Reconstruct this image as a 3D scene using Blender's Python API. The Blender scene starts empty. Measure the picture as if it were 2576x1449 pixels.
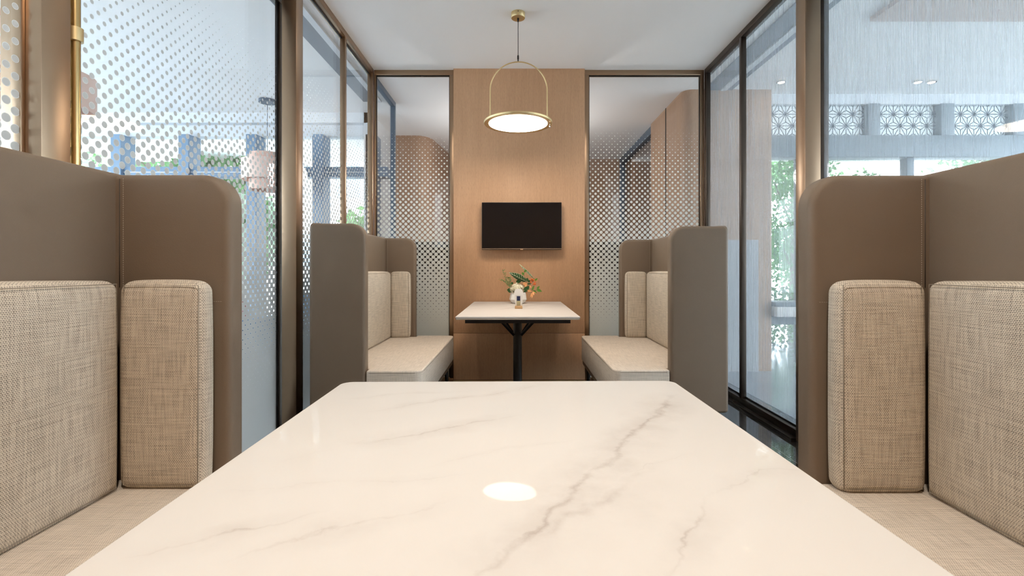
import bpy, bmesh, math, random
from mathutils import Vector, Matrix
R = math.radians
random.seed(7)
S = bpy.context.scene
COL = S.collection

# ------------------------------------------------------------------ camera, world, exposure
EYE = 1.044
cd = bpy.data.cameras.new('camera'); cam = bpy.data.objects.new('camera', cd); COL.objects.link(cam)
cam.location = (0, 0, EYE); cam.rotation_euler = (R(90), 0, 0)
cd.sensor_width = 36; cd.lens = 1220 / 2576 * 36
cd.shift_x = -11 / 2576; cd.shift_y = -51.5 / 2576
cd.clip_start = .02; cd.clip_end = 200
S.camera = cam
W = bpy.data.worlds.new('sky'); S.world = W; W.use_nodes = True
bg = W.node_tree.nodes['Background']
bg.inputs[0].default_value = (.78, .90, 1.0, 1); bg.inputs[1].default_value = 12.0
S.view_settings.view_transform = 'Standard'; S.view_settings.look = 'None'
S.view_settings.gamma = 1; S.view_settings.use_curve_mapping = False
S.view_settings.exposure = 0.1
LAMP = 31.0          # glow of the ring lamps

# ------------------------------------------------------------------ materials
def mat(name, col=(.8, .8, .8), rough=.5, metal=0., spec=.5, coat=0., emit=None, es=0.):
    m = bpy.data.materials.new(name); m.use_nodes = True
    b = m.node_tree.nodes['Principled BSDF']
    b.inputs['Base Color'].default_value = (*col, 1); b.inputs['Roughness'].default_value = rough
    b.inputs['Metallic'].default_value = metal; b.inputs['Specular IOR Level'].default_value = spec
    b.inputs['Coat Weight'].default_value = coat; b.inputs['Coat Roughness'].default_value = .03
    if emit:
        b.inputs['Emission Color'].default_value = (*emit, 1); b.inputs['Emission Strength'].default_value = es
    return m
class G:
    """small node-graph helper"""
    def __init__(s, m): s.m = m; s.t = m.node_tree; s.b = s.t.nodes.get('Principled BSDF')
    def n(s, typ, **kw):
        nd = s.t.nodes.new(typ)
        for k, v in kw.items(): setattr(nd, k, v)
        return nd
    def put(s, sock, v):
        if isinstance(v, bpy.types.NodeSocket): s.t.links.new(v, sock)
        else: sock.default_value = v
    def math(s, op, a, b=0., c=0., clamp=False):
        nd = s.n('ShaderNodeMath', operation=op, use_clamp=clamp)
        s.put(nd.inputs[0], a); s.put(nd.inputs[1], b); s.put(nd.inputs[2], c)
        return nd.outputs[0]
    def obj(s): return s.n('ShaderNodeTexCoord').outputs['Object']
    def uv(s): return s.n('ShaderNodeTexCoord').outputs['UV']
    def sep(s, v):
        nd = s.n('ShaderNodeSeparateXYZ'); s.put(nd.inputs[0], v); return nd.outputs
    def comb(s, x, y, z):
        nd = s.n('ShaderNodeCombineXYZ')
        for i, v in enumerate((x, y, z)): s.put(nd.inputs[i], v)
        return nd.outputs[0]
    def scale(s, v, sc):
        nd = s.n('ShaderNodeVectorMath', operation='MULTIPLY'); s.put(nd.inputs[0], v); nd.inputs[1].default_value = sc
        return nd.outputs[0]
    def noise(s, v, sc=5, det=2, rough=.5, dist=0.):
        nd = s.n('ShaderNodeTexNoise'); s.put(nd.inputs['Vector'], v)
        nd.inputs['Scale'].default_value = sc; nd.inputs['Detail'].default_value = det
        nd.inputs['Roughness'].default_value = rough; nd.inputs['Distortion'].default_value = dist
        return nd.outputs['Fac']
    def ramp(s, f, *stops):
        nd = s.n('ShaderNodeValToRGB'); s.put(nd.inputs[0], f)
        e = nd.color_ramp.elements
        while len(e) < len(stops): e.new(.5)
        for i, (p, c) in enumerate(stops):
            e[i].position = p; e[i].color = (*c, 1) if len(c) == 3 else c
        return nd.outputs[0]
    def mixc(s, f, a, b):
        nd = s.n('ShaderNodeMix', data_type='RGBA'); s.put(nd.inputs[0], f)
        s.put(nd.inputs[6], a if isinstance(a, bpy.types.NodeSocket) else (*a, 1))
        s.put(nd.inputs[7], b if isinstance(b, bpy.types.NodeSocket) else (*b, 1))
        return nd.outputs[2]
    def bump(s, h, st=.3, d=.002):
        nd = s.n('ShaderNodeBump'); s.put(nd.inputs['Height'], h)
        nd.inputs['Strength'].default_value = st; nd.inputs['Distance'].default_value = d
        s.t.links.new(nd.outputs[0], s.b.inputs['Normal'])
    def col(s, c): s.t.links.new(c, s.b.inputs['Base Color'])
    def rough(s, c): s.t.links.new(c, s.b.inputs['Roughness'])
M = {}
M['ceiling'] = mat('ceiling_paint', (.93, .91, .885), .85)
g = G(M['ceiling']); g.bump(g.noise(g.obj(), 220, 2), .06, .001)
M['plaster'] = mat('white_plaster', (.72, .74, .76), .8)
g = G(M['plaster']); g.bump(g.noise(g.obj(), 90, 2), .05, .001)
M['soffit'] = mat('soffit_dark', (.20, .22, .25), .55)
M['warm_panel'] = mat('warm_ceiling_panel', (.62, .50, .44), .6)
# wood veneer, vertical grain
def wood(name, a, b, rough=.45):
    m = mat(name, a, rough, spec=.3); g = G(m); o = g.obj()
    big = g.noise(g.scale(o, (1.6, 1.6, .22)), 5, 3, .55, .8)
    lines = g.noise(g.scale(o, (1, 1, .018)), 260, 3, .6)
    pores = g.noise(g.scale(o, (1, 1, .05)), 620, 1, .5)
    f = g.math('ADD', g.math('MULTIPLY', big, .45), g.math('MULTIPLY', lines, .6))
    c = g.ramp(f, (.34, b), (.68, a))
    c2 = g.mixc(g.math('MULTIPLY', g.ramp(pores, (.36, (1, 1, 1)), (.46, (0, 0, 0))), .35), c, tuple(x * .62 for x in b))
    g.col(c2); g.bump(pores, .12, .0006)
    return m
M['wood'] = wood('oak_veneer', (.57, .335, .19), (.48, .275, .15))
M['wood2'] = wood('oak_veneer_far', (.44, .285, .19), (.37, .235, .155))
M['woodbase'] = wood('light_wood', (.66, .42, .22), (.55, .33, .16))
# bronze anodised metal
def bronze(name, c, rough=.34):
    m = mat(name, c, rough, 1.); g = G(m); o = g.obj()
    n = g.noise(g.scale(o, (1, 1, .02)), 900, 2)
    g.rough(g.math('ADD', g.math('MULTIPLY', n, .12), rough - .06)); g.bump(n, .04, .0004)
    return m
M['bronze'] = bronze('bronze_metal', (.38, .265, .175))
M['bronze_dark'] = bronze('dark_bronze_metal', (.10, .08, .065), .4)
M['brass'] = bronze('brass', (.62, .46, .22), .28)
M['brassplain'] = mat('satin_brass', (.56, .40, .18), .26, 1.)
M['brassdull'] = mat('matte_brass', (.60, .46, .24), .42, .85)
M['black'] = mat('black_metal', (.012, .012, .013), .45)
M['rubber'] = mat('black_gasket', (.01, .01, .01), .6)
M['chrome'] = mat('chrome', (.7, .7, .7), .15, 1.)
M['steelblue'] = mat('grey_blue_frame', (.16, .25, .36), .45)
M['framegrey'] = mat('grey_window_frame', (.23, .27, .30), .45)
M['steelgrey'] = mat('grey_frame', (.10, .13, .17), .5)
M['white'] = mat('white_ceramic', (.80, .79, .76), .35)
M['paper'] = mat('white_paper', (.86, .83, .78), .8)
# glass
def glassy(m, film=None):
    t = m.node_tree; t.nodes.clear(); g = G(m)
    out = g.n('ShaderNodeOutputMaterial')
    tr = g.n('ShaderNodeBsdfTransparent'); tr.inputs[0].default_value = (.985, .992, .995, 1)
    gl = g.n('ShaderNodeBsdfGlossy'); gl.inputs['Roughness'].default_value = .0
    lw = g.n('ShaderNodeLayerWeight'); lw.inputs[0].default_value = .5; p5 = g.math('POWER', lw.outputs['Facing'], 5.)
    mx = g.n('ShaderNodeMixShader'); g.put(mx.inputs[0], g.math('ADD', g.math('MULTIPLY', p5, .7), .03))
    t.links.new(tr.outputs[0], mx.inputs[1]); t.links.new(gl.outputs[0], mx.inputs[2])
    last = mx.outputs[0]
    if film:
        fac, colr, trl = film(g)
        df = g.n('ShaderNodeBsdfDiffuse'); tl = g.n('ShaderNodeBsdfTranslucent')
        g.put(df.inputs[0], colr); g.put(tl.inputs[0], colr)
        m1 = g.n('ShaderNodeMixShader'); m1.inputs[0].default_value = trl
        t.links.new(df.outputs[0], m1.inputs[1]); t.links.new(tl.outputs[0], m1.inputs[2])
        m2 = g.n('ShaderNodeMixShader'); g.put(m2.inputs[0], fac)
        t.links.new(last, m2.inputs[1]); t.links.new(m1.outputs[0], m2.inputs[2]); last = m2.outputs[0]
    t.links.new(last, out.inputs[0])
M['glass'] = bpy.data.materials.new('clear_glass'); M['glass'].use_nodes = True; glassy(M['glass'])
def dots(axis, off, c1=(.47, .47, .45), c2=(.66, .67, .66)):
    def f(g):
        xyz = g.sep(g.n('ShaderNodeNewGeometry').outputs['Position'])
        a = xyz[axis]; z = xyz[2]; P = .05
        def lat(s):
            u = g.math('SUBTRACT', g.math('FRACT', g.math('ADD', g.math('DIVIDE', a, P), off + s + 40)), .5)
            v = g.math('SUBTRACT', g.math('FRACT', g.math('ADD', g.math('DIVIDE', z, P), s + .2)), .5)
            return g.math('MULTIPLY', g.math('SQRT', g.math('ADD', g.math('MULTIPLY', u, u), g.math('MULTIPLY', v, v))), P)
        d = g.math('MINIMUM', lat(0.), lat(.5))
        r1 = g.math('MULTIPLY', g.math('SUBTRACT', 2.36, z), .0193)
        r2 = g.math('ADD', g.math('MULTIPLY', g.math('SUBTRACT', 1.93, z), .0112), .0079)
        r = g.math('MINIMUM', r1, r2)
        e = g.math('SUBTRACT', r, d)
        fac = g.math('MULTIPLY', e, 3000., clamp=True)
        ring = g.math('SUBTRACT', 1., g.math('MULTIPLY', g.math('SUBTRACT', e, .0012), 2500., clamp=True))
        return fac, g.mixc(ring, c1, c2), .10
    return f
M['dotglass_y'] = bpy.data.materials.new('dot_film_glass'); M['dotglass_y'].use_nodes = True; glassy(M['dotglass_y'], dots(1, .32))
M['dotglass_x_lit'] = bpy.data.materials.new('dot_film_glass_back_lit'); M['dotglass_x_lit'].use_nodes = True; glassy(M['dotglass_x_lit'], dots(0, .1, (.66, .67, .62), (.86, .88, .86)))  # paler dots: booth light on the back glass put into the film colour
def streaks(g):
    xyz = g.sep(g.n('ShaderNodeNewGeometry').outputs['Position'])
    v = g.comb(xyz[1], 0., g.math('MULTIPLY', xyz[2], .004))
    a = g.noise(v, 150, 3, .9); b = g.noise(v, 22, 2, .5)
    f = g.math('ADD', g.ramp(a, (.38, (.20, .20, .20)), (.64, (.54, .54, .54))), g.math('MULTIPLY', g.math('SUBTRACT', b, .5), .2), clamp=True)
    return f, (.38, .41, .44, 1), .5
M['streakglass'] = bpy.data.materials.new('streaked_film_glass'); M['streakglass'].use_nodes = True; glassy(M['streakglass'], streaks)
def lattice_film(g): return .55, (.85, .9, .93, 1), .8
M['frost'] = bpy.data.materials.new('pale_window_film'); M['frost'].use_nodes = True; glassy(M['frost'], lattice_film)
# leather
M['leather'] = mat('taupe_leather', (.205, .150, .100), .50, spec=.28)
g = G(M['leather']); o = g.obj()
big = g.noise(o, 3, 3, .6); g.col(g.mixc(big, (.182, .132, .090), (.216, .160, .111)))
vor = g.n('ShaderNodeTexVoronoi'); vor.inputs['Scale'].default_value = 420; g.t.links.new(o, vor.inputs['Vector'])
hh = g.math('ADD', vor.outputs['Distance'], g.math('MULTIPLY', g.noise(o, 9, 3, .6), 4.))
g.bump(hh, .22, .0012)
M['thread'] = mat('pale_thread', (.48, .42, .33), .8)
M['pipe'] = mat('fabric_piping', (.30, .25, .19), .9)
M['seam'] = mat('dark_seam', (.07, .055, .042), .8)
# woven fabric
def fabric(name, light, dark, pu=.0052, pv=.0040):
    m = mat(name, light, .9, spec=.15); g = G(m); uv = g.uv(); s = g.sep(uv)
    wob = g.noise(uv, 40, 2, .5)
    u = g.math('MULTIPLY', s[0], 2 * math.pi / pu); v = g.math('MULTIPLY', s[1], 2 * math.pi / pv)
    row = g.math('ADD', u, g.math('MULTIPLY', g.math('FLOOR', g.math('DIVIDE', v, 2 * math.pi)), math.pi))
    a = g.math('SINE', g.math('ADD', row, g.math('MULTIPLY', wob, 1.2))); b = g.math('SINE', v)
    w = g.math('ADD', g.math('MULTIPLY', g.math('ADD', a, b), .25), .5)
    thr = g.noise(g.scale(uv, (1, .04, 1)), 240, 2, .7)
    thr2 = g.noise(g.scale(uv, (.04, 1, 1)), 240, 2, .7)
    f = g.math('ADD', g.math('ADD', w, g.math('MULTIPLY', g.math('SUBTRACT', thr, .5), .9)),
               g.math('MULTIPLY', g.math('SUBTRACT', thr2, .5), .8), clamp=True)
    c = g.ramp(f, (.05, dark), (.34, tuple(.35 * x + .65 * y for x, y in zip(dark, light))), (.62, light), (1., tuple(min(1, x * 1.12) for x in light)))
    g.col(c); g.bump(w, .5, .0012)
    return m
M['fabric'] = fabric('woven_beige_fabric', (.70, .605, .48), (.19, .16, .128))
M['fabricseat'] = fabric('woven_seat_fabric', (.76, .665, .56), (.36, .31, .255), .0046, .0046)
# marble top with drawn veins; (x0,y0,x1,y1,width,strength)
def marble(name, segs, base=(.72, .69, .645), gloss=.03, ox=0., oy=0., veinc=(.44, .385, .34)):
    m = mat(name, base, gloss, spec=.5, coat=.35); g = G(m); o = g.sep(g.obj())
    v = g.comb(g.math('ADD', o[0], ox), g.math('ADD', o[1], oy), 0.)
    n1 = g.n('ShaderNodeTexNoise'); g.t.links.new(v, n1.inputs['Vector']); n1.inputs['Scale'].default_value = 5; n1.inputs['Detail'].default_value = 7; n1.inputs['Roughness'].default_value = .62
    off = g.sep(n1.outputs['Color'])
    x = g.math('ADD', g.math('ADD', o[0], ox), g.math('MULTIPLY', g.math('SUBTRACT', off[0], .5), .13))
    y = g.math('ADD', g.math('ADD', o[1], oy), g.math('MULTIPLY', g.math('SUBTRACT', off[1], .5), .13))
    tot = None
    for (x0, y0, x1, y1, w, st) in segs:
        dx, dy = x1 - x0, y1 - y0; L = math.hypot(dx, dy); dx /= L; dy /= L
        t = g.math('ADD', g.math('MULTIPLY', g.math('SUBTRACT', x, x0), dx), g.math('MULTIPLY', g.math('SUBTRACT', y, y0), dy))
        d = g.math('ABSOLUTE', g.math('SUBTRACT', g.math('MULTIPLY', g.math('SUBTRACT', x, x0), dy), g.math('MULTIPLY', g.math('SUBTRACT', y, y0), dx)))
        tt = g.math('MULTIPLY', g.math('MINIMUM', g.math('MULTIPLY', t, 8., clamp=True), g.math('MULTIPLY', g.math('SUBTRACT', L, t), 8., clamp=True)), st)
        core = g.math('SUBTRACT', 1., g.math('DIVIDE', d, w * .42), clamp=True)
        halo = g.math('MULTIPLY', g.math('SUBTRACT', 1., g.math('DIVIDE', d, w * 2.4), clamp=True), .42)
        k = g.math('MULTIPLY', g.math('MAXIMUM', core, halo), tt)
        tot = k if tot is None else g.math('MAXIMUM', tot, k)
    mod = g.ramp(g.noise(v, 14, 4, .6), (.32, (.15, .15, .15)), (.62, (1, 1, 1)))
    cloud = g.noise(v, 2.2, 4, .6)
    c0 = g.mixc(cloud, tuple(b * .965 for b in base), tuple(min(1, b * 1.03) for b in base))
    cc = g.mixc(g.math('MULTIPLY', g.math('MULTIPLY', tot, mod), .9), c0, veinc)
    t = m.node_tree; df = g.n('ShaderNodeBsdfDiffuse'); gl = g.n('ShaderNodeBsdfGlossy'); gl.inputs['Roughness'].default_value = gloss
    t.links.new(cc, df.inputs[0]); mx = g.n('ShaderNodeMixShader')
    lw = g.n('ShaderNodeLayerWeight'); lw.inputs[0].default_value = .5
    g.put(mx.inputs[0], g.math('ADD', g.math('MULTIPLY', g.math('POWER', lw.outputs['Facing'], 5.), .22), .002))
    t.links.new(df.outputs[0], mx.inputs[1]); t.links.new(gl.outputs[0], mx.inputs[2])
    t.links.new(mx.outputs[0], t.nodes['Material Output'].inputs[0])
    return m
VE = [(-.06, .42, .39, 1.15, .030, .9), (-.03, .48, .22, .74, .048, .55), (.12, .44, .27, .66, .018, .8), (.26, .64, .44, .74, .012, .6),
      (-.42, .50, -.22, .60, .017, .9), (-.30, .49, -.08, .645, .016, .7), (-.40, .66, -.05, .70, .008, .3), (-.30, .82, .03, .97, .020, .75),
      (-.36, .76, -.28, .82, .016, .5), (-.33, 1.0, .12, 1.25, .010, .5), (-.40, 1.10, -.1, 1.18, .008, .35), (.05, .62, .30, .80, .008, .3),
      (-.15, .72, .12, .84, .007, .3), (.20, .95, .40, 1.05, .008, .25)]
M['marble'] = marble('cream_marble', VE, ox=-.009, oy=.62)
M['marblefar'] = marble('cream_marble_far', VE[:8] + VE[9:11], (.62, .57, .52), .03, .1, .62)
M['marblewall'] = marble('veined_wall_marble', [(-.3, -1, .3, 1, .05, .9), (.1, -1, -.2, .6, .05, .8), (-.3, .2, .4, -.4, .04, .8)], (.42, .42, .43), .2, veinc=(.12, .13, .16))
# dark polished floor
M['floor'] = mat('dark_polished_stone', (.02, .02, .022), .06, spec=.6)
g = G(M['floor']); o = g.obj(); s = g.sep(o)
w1 = g.noise(o, 3.2, 8, .65, 1.4)
vein = g.ramp(g.math('ABSOLUTE', g.math('SUBTRACT', w1, .5)), (.0, (1, 1, 1)), (.012, (0, 0, 0)))
def joint(c, o_): return g.math('LESS_THAN', g.math('FRACT', g.math('ADD', g.math('DIVIDE', c, .8), o_)), .004)
jt = g.math('MAXIMUM', joint(s[0], .13), joint(s[1], .07))
c = g.mixc(g.math('MULTIPLY', vein, .35), (.016, .015, .015), (.16, .14, .12)); g.col(g.mixc(jt, c, (.10, .09, .08)))
M['lightfloor'] = mat('pale_stone', (.42, .45, .48), .12, spec=.6)
g = G(M['lightfloor']); o = g.obj(); g.col(g.mixc(g.noise(g.scale(o, (.4, 1.5, 1)), 2.2, 4), (.17, .19, .21), (.30, .33, .36)))
M['paving'] = mat('outdoor_paving', (.55, .56, .55), .8)
g = G(M['paving']); g.col(g.mixc(g.noise(g.obj(), 6, 4), (.42, .43, .42), (.6, .61, .6)))
# TV
M['screen'] = mat('tv_screen', (.004, .004, .005), .16, spec=.3)
M['tvplastic'] = mat('tv_plastic', (.012, .012, .013), .35)
M['diffuser'] = mat('lamp_diffuser', (1, 1, 1), .5, emit=(1, .86, .70), es=LAMP)
M['spot'] = mat('spot_glow', (1, 1, 1), .5, emit=(1, .78, .55), es=40.)
M['shade'] = bpy.data.materials.new('pink_fabric_shade'); M['shade'].use_nodes = True
g = G(M['shade']); b_ = g.b; b_.inputs['Roughness'].default_value = .8
sh = g.noise(g.scale(g.obj(), (1, 1, .02)), 120, 2); g.col(g.mixc(sh, (.62, .36, .28), (.82, .60, .50)))
M['shadesmooth'] = mat('peach_organza_shade', (.78, .56, .47), .6)
M['leaf'] = mat('tree_leaf', (.10, .24, .07), .6)
g = G(M['leaf']); g.col(g.mixc(g.noise(g.obj(), 2.5, 3), (.05, .16, .05), (.22, .40, .14)))
M['bark'] = mat('bark', (.12, .09, .06), .9)
M['building'] = mat('white_render', (.75, .77, .78), .8)
M['winblue'] = mat('window_blue', (.22, .33, .42), .15)
M['pinkvelvet'] = mat('dusty_pink_velvet', (.42, .17, .16), .85)
M['bluevelvet'] = mat('blue_velvet', (.04, .12, .25), .85)
M['darkuph'] = mat('dark_brown_upholstery', (.035, .028, .022), .6)
M['g1'] = mat('dark_green_leaf', (.02, .09, .02), .45); M['g2'] = mat('fresh_green_leaf', (.11, .26, .035), .5)
M['g3'] = mat('sage_leaf', (.20, .27, .10), .6); M['cream'] = mat('cream_petal', (.80, .76, .58), .6)
M['orange'] = mat('orange_berry', (.70, .16, .03), .35); M['peach'] = mat('peach_petal', (.85, .42, .18), .6)
M['stem'] = mat('brown_stem', (.09, .06, .03), .7); M['vein'] = mat('pale_leaf_vein', (.62, .72, .48), .6)
M['navy'] = mat('navy_label', (.012, .02, .09), .4); M['gold'] = mat('toothpick_wood', (.62, .52, .22), .5)
M['acrylic'] = bpy.data.materials.new('clear_acrylic'); M['acrylic'].use_nodes = True; glassy(M['acrylic'])
M['bench_leaf'] = M['leaf']

# ------------------------------------------------------------------ mesh helpers
def box(bm, x0, x1, y0, y1, z0, z1, mi=0):
    x0, x1 = min(x0, x1), max(x0, x1); y0, y1 = min(y0, y1), max(y0, y1)
    v = [bm.verts.new(p) for p in ((x0, y0, z0), (x1, y0, z0), (x1, y1, z0), (x0, y1, z0), (x0, y0, z1), (x1, y0, z1), (x1, y1, z1), (x0, y1, z1))]
    fs = []
    for q in ((0, 3, 2, 1), (4, 5, 6, 7), (0, 1, 5, 4), (1, 2, 6, 5), (2, 3, 7, 6), (3, 0, 4, 7)):
        f = bm.faces.new([v[i] for i in q]); f.material_index = mi; fs.append(f)
    return fs
def tube(bm, pts, r, seg=10, closed=False, caps=True, radii=None):
    pts = [Vector(p) for p in pts]; n = len(pts); rings = []
    up = Vector((0, 0, 1)); prev = None
    for i, p in enumerate(pts):
        if closed: d = pts[(i + 1) % n] - pts[i - 1]
        else: d = pts[min(i + 1, n - 1)] - pts[max(i - 1, 0)]
        d.normalize()
        if prev is None:
            a = d.cross(up)
            if a.length < 1e-3: a = d.cross(Vector((1, 0, 0)))
        else: a = prev - d * prev.dot(d)
        a.normalize(); prev = a; b = d.cross(a)
        rr = radii[i] if radii else r
        rings.append([bm.verts.new(p + (a * math.cos(2 * math.pi * k / seg) + b * math.sin(2 * math.pi * k / seg)) * rr) for k in range(seg)])
    m = n if closed else n - 1
    for i in range(m):
        A, B = rings[i], rings[(i + 1) % n]
        for k in range(seg):
            bm.faces.new((A[k], A[(k + 1) % seg], B[(k + 1) % seg], B[k])).smooth = True
    if caps and not closed:
        bm.faces.new(rings[0][::-1]); bm.faces.new(rings[-1])
def lathe(bm, prof, cx=0, cy=0, seg=48, smooth=True, cap=True):
    rings = []
    for r, z in prof:
        rings.append([bm.verts.new((cx + r * math.cos(2 * math.pi * k / seg), cy + r * math.sin(2 * math.pi * k / seg), z)) for k in range(seg)])
    for A, B in zip(rings, rings[1:]):
        for k in range(seg):
            f = bm.faces.new((A[k], A[(k + 1) % seg], B[(k + 1) % seg], B[k])); f.smooth = smooth
    if cap:
        if prof[0][0] > 1e-4: bm.faces.new(rings[0][::-1])
        if prof[-1][0] > 1e-4: bm.faces.new(rings[-1])
def prism(bm, outline, a0, a1, axis=2):
    """extrude a 2D outline between a0 and a1 along axis (0: yz, 1: xz, 2: xy)"""
    def P(u, v, a): return (a, u, v) if axis == 0 else (u, a, v) if axis == 1 else (u, v, a)
    A = [bm.verts.new(P(u, v, a0)) for u, v in outline]; B = [bm.verts.new(P(u, v, a1)) for u, v in outline]
    n = len(outline)
    bm.faces.new(A[::-1]); bm.faces.new(B)
    for i in range(n): bm.faces.new((A[i], A[(i + 1) % n], B[(i + 1) % n], B[i]))
def fillet(corners, seg=8):
    """corners: (x, y, r) -> rounded outline"""
    out = []; n = len(corners)
    for i, (x, y, r) in enumerate(corners):
        p = Vector((x, y)); a = Vector(corners[i - 1][:2]) - p; b = Vector(corners[(i + 1) % n][:2]) - p
        if r <= 0: out.append((x, y)); continue
        a.normalize(); b.normalize(); ang = a.angle(b); t = r / math.tan(ang / 2)
        c = p + (a + b).normalized() * (r / math.sin(ang / 2))
        s, e = p + a * t - c, p + b * t - c
        a0 = math.atan2(s.y, s.x); a1 = math.atan2(e.y, e.x); d = (a1 - a0 + math.pi) % (2 * math.pi) - math.pi
        for k in range(seg + 1):
            th = a0 + d * k / seg; out.append((c.x + r * math.cos(th), c.y + r * math.sin(th)))
    return out
def bevel_all(bm, w, seg=3, ang=35):
    bm.normal_update()
    es = [e for e in bm.edges if len(e.link_faces) == 2 and e.calc_face_angle(0) > R(ang)]
    bmesh.ops.bevel(bm, geom=es, offset=w, segments=seg, profile=.5, affect='EDGES', clamp_overlap=True)
def pad(bm, lo, hi, r, bulge=(0, 0, 0), n=10, wob=0.):
    """a stuffed cushion: rounded box whose faces swell by bulge along each axis"""
    lo, hi = Vector(lo), Vector(hi)
    def line(a, b):
        k = 5
        s = [a + r * (1 - math.cos(math.pi / 2 * i / k)) for i in range(k)]
        mid = [a + r + (b - a - 2 * r) * i / n for i in range(n + 1)]
        return s + mid + [a + b - x for x in s[::-1]]
    L = [line(lo[i], hi[i]) for i in range(3)]
    vs = {}
    def V(i, j, k):
        key = (i, j, k)
        if key not in vs:
            p = Vector((L[0][i], L[1][j], L[2][k]))
            q = Vector([min(max(p[a], lo[a] + r), hi[a] - r) for a in range(3)]); d = p - q
            if d.length > 1e-9: p = q + d.normalized() * r
            t = [(p[a] - lo[a]) / (hi[a] - lo[a]) * 2 - 1 for a in range(3)]
            w = [max(0., 1 - abs(x) ** 3.2) for x in t]
            for a in range(3):
                o = [b for b in range(3) if b != a]
                p[a] += bulge[a] * t[a] * w[o[0]] * w[o[1]]
                if wob: p[a] += wob * math.sin(p[o[0]] * 23 + a * 2) * math.sin(p[o[1]] * 19 + a)
            vs[key] = bm.verts.new(p)
        return vs[key]
    N = [len(x) - 1 for x in L]
    for i in range(N[0]):
        for j in range(N[1]):
            for k, fl in ((0, 1), (N[2], 0)):
                f = [V(i, j, k), V(i + 1, j, k), V(i + 1, j + 1, k), V(i, j + 1, k)]; bm.faces.new(f[::-1] if fl else f)
    for i in range(N[0]):
        for k in range(N[2]):
            for j, fl in ((0, 0), (N[1], 1)):
                f = [V(i, j, k), V(i + 1, j, k), V(i + 1, j, k + 1), V(i, j, k + 1)]; bm.faces.new(f[::-1] if fl else f)
    for j in range(N[1]):
        for k in range(N[2]):
            for i, fl in ((0, 1), (N[0], 0)):
                f = [V(i, j, k), V(i, j + 1, k), V(i, j + 1, k + 1), V(i, j, k + 1)]; bm.faces.new(f[::-1] if fl else f)
    for f in bm.faces: f.smooth = True
def link(name, bm, mats, parent=None, smooth=None, uv=False, loc=None):
    me = bpy.data.meshes.new(name)
    bmesh.ops.remove_doubles(bm, verts=bm.verts, dist=1e-6) if False else None
    bm.normal_update()
    if uv:
        l = bm.loops.layers.uv.new('UVMap')
        for f in bm.faces:
            n = f.normal; a = max(range(3), key=lambda i: abs(n[i]))
            for lp in f.loops:
                c = lp.vert.co
                lp[l].uv = (c.y, c.z) if a == 0 else (c.x, c.z) if a == 1 else (c.x, c.y)
    if smooth:
        for f in bm.faces: f.smooth = True
    bm.to_mesh(me); bm.free()
    if smooth and smooth is not True:
        me.set_sharp_from_angle(angle=R(smooth))
    if not isinstance(mats, (list, tuple)): mats = [mats]
    for m in mats: me.materials.append(m)
    o = bpy.data.objects.new(name, me); COL.objects.link(o)
    if parent is not None: o.parent = parent
    if loc is not None: o.location = loc
    return o
def B(): return bmesh.new()
def boxes(name, mats, lst, parent=None, bev=0., loc=None):
    bm = B()
    for b in lst: box(bm, *b)
    if bev: bevel_all(bm, bev, 2)
    return link(name, bm, mats, parent, smooth=30 if bev else None, loc=loc)
def struct(o, label=None):
    o['kind'] = 'structure'
    if label: o['label'] = label
    return o
def empty(name, loc=(0, 0, 0), rz=0.):
    o = bpy.data.objects.new(name, None); COL.objects.link(o); o.location = loc; o.rotation_euler = (0, 0, rz); o.empty_display_size = .1
    return o
def tag(o, label, cat, group=None):
    o['label'] = label; o['category'] = cat
    if group: o['group'] = group
    return o

CZ = EYE + 1.789      # ceiling height 2.833

# ------------------------------------------------------------------ setting: floor, ceiling, walls
struct(boxes('floor', [M['floor']], [(-6.6, 7.0, -3, 8.2, -.08, 0)]), 'dark polished stone floor with thin joints')
struct(boxes('ceiling', [M['ceiling']], [(-6.6, 7.0, -3, 8.2, CZ, CZ + .12)]), 'plain white ceiling')
struct(boxes('floor_left', [M['lightfloor']], [(-6.6, -1.56, -3, 8.2, -.002, .004)]), 'pale polished lounge floor on the left')
struct(boxes('floor_right', [M['lightfloor']], [(1.92, 7.0, -3, 8.2, -.002, .004)]), 'pale polished lounge floor on the right')
struct(boxes('floor_back_bounce', [M['lightfloor']], [(-1.3, 1.68, 4.75, 8.2, -.002, .004)]))  # pale slab added to bounce light onto the back room ceiling
struct(boxes('wall_rear', [M['wood']], [(-1.29, 1.69, -.52, -.44, 0, CZ)]))
struct(boxes('wall_behind_left', [M['plaster']], [(-6.6, -1.29, -3.0, -2.9, 0, CZ)]))
struct(boxes('wall_behind_right', [M['plaster']], [(1.69, 7.0, -3.0, -2.9, 0, CZ)]))
# centre oak panel with the screen
wp = empty('wall_back', (0.025, 4.40, 0)); struct(wp, 'oak veneer panel wall behind the far table')
def rel(o, lst): return [(a - o[0], b - o[0], c - o[1], d - o[1], e, f) for a, b, c, d, e, f in lst]
WO = (0.025, 4.40)
boxes('upper_panel', M['wood'], rel(WO, [(-.565, .615, 4.36, 4.44, .455, CZ)]), wp, .0015)
boxes('lower_panel', M['wood'], rel(WO, [(-.565, .615, 4.36, 4.44, .035, .452)]), wp, .0015)
boxes('skirting_strip', M['brassdull'], rel(WO, [(-.565, .615, 4.352, 4.362, .02, .032)]), wp)
boxes('plinth', M['black'], rel(WO, [(-.565, .615, 4.375, 4.43, 0, .03)]), wp)

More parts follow.
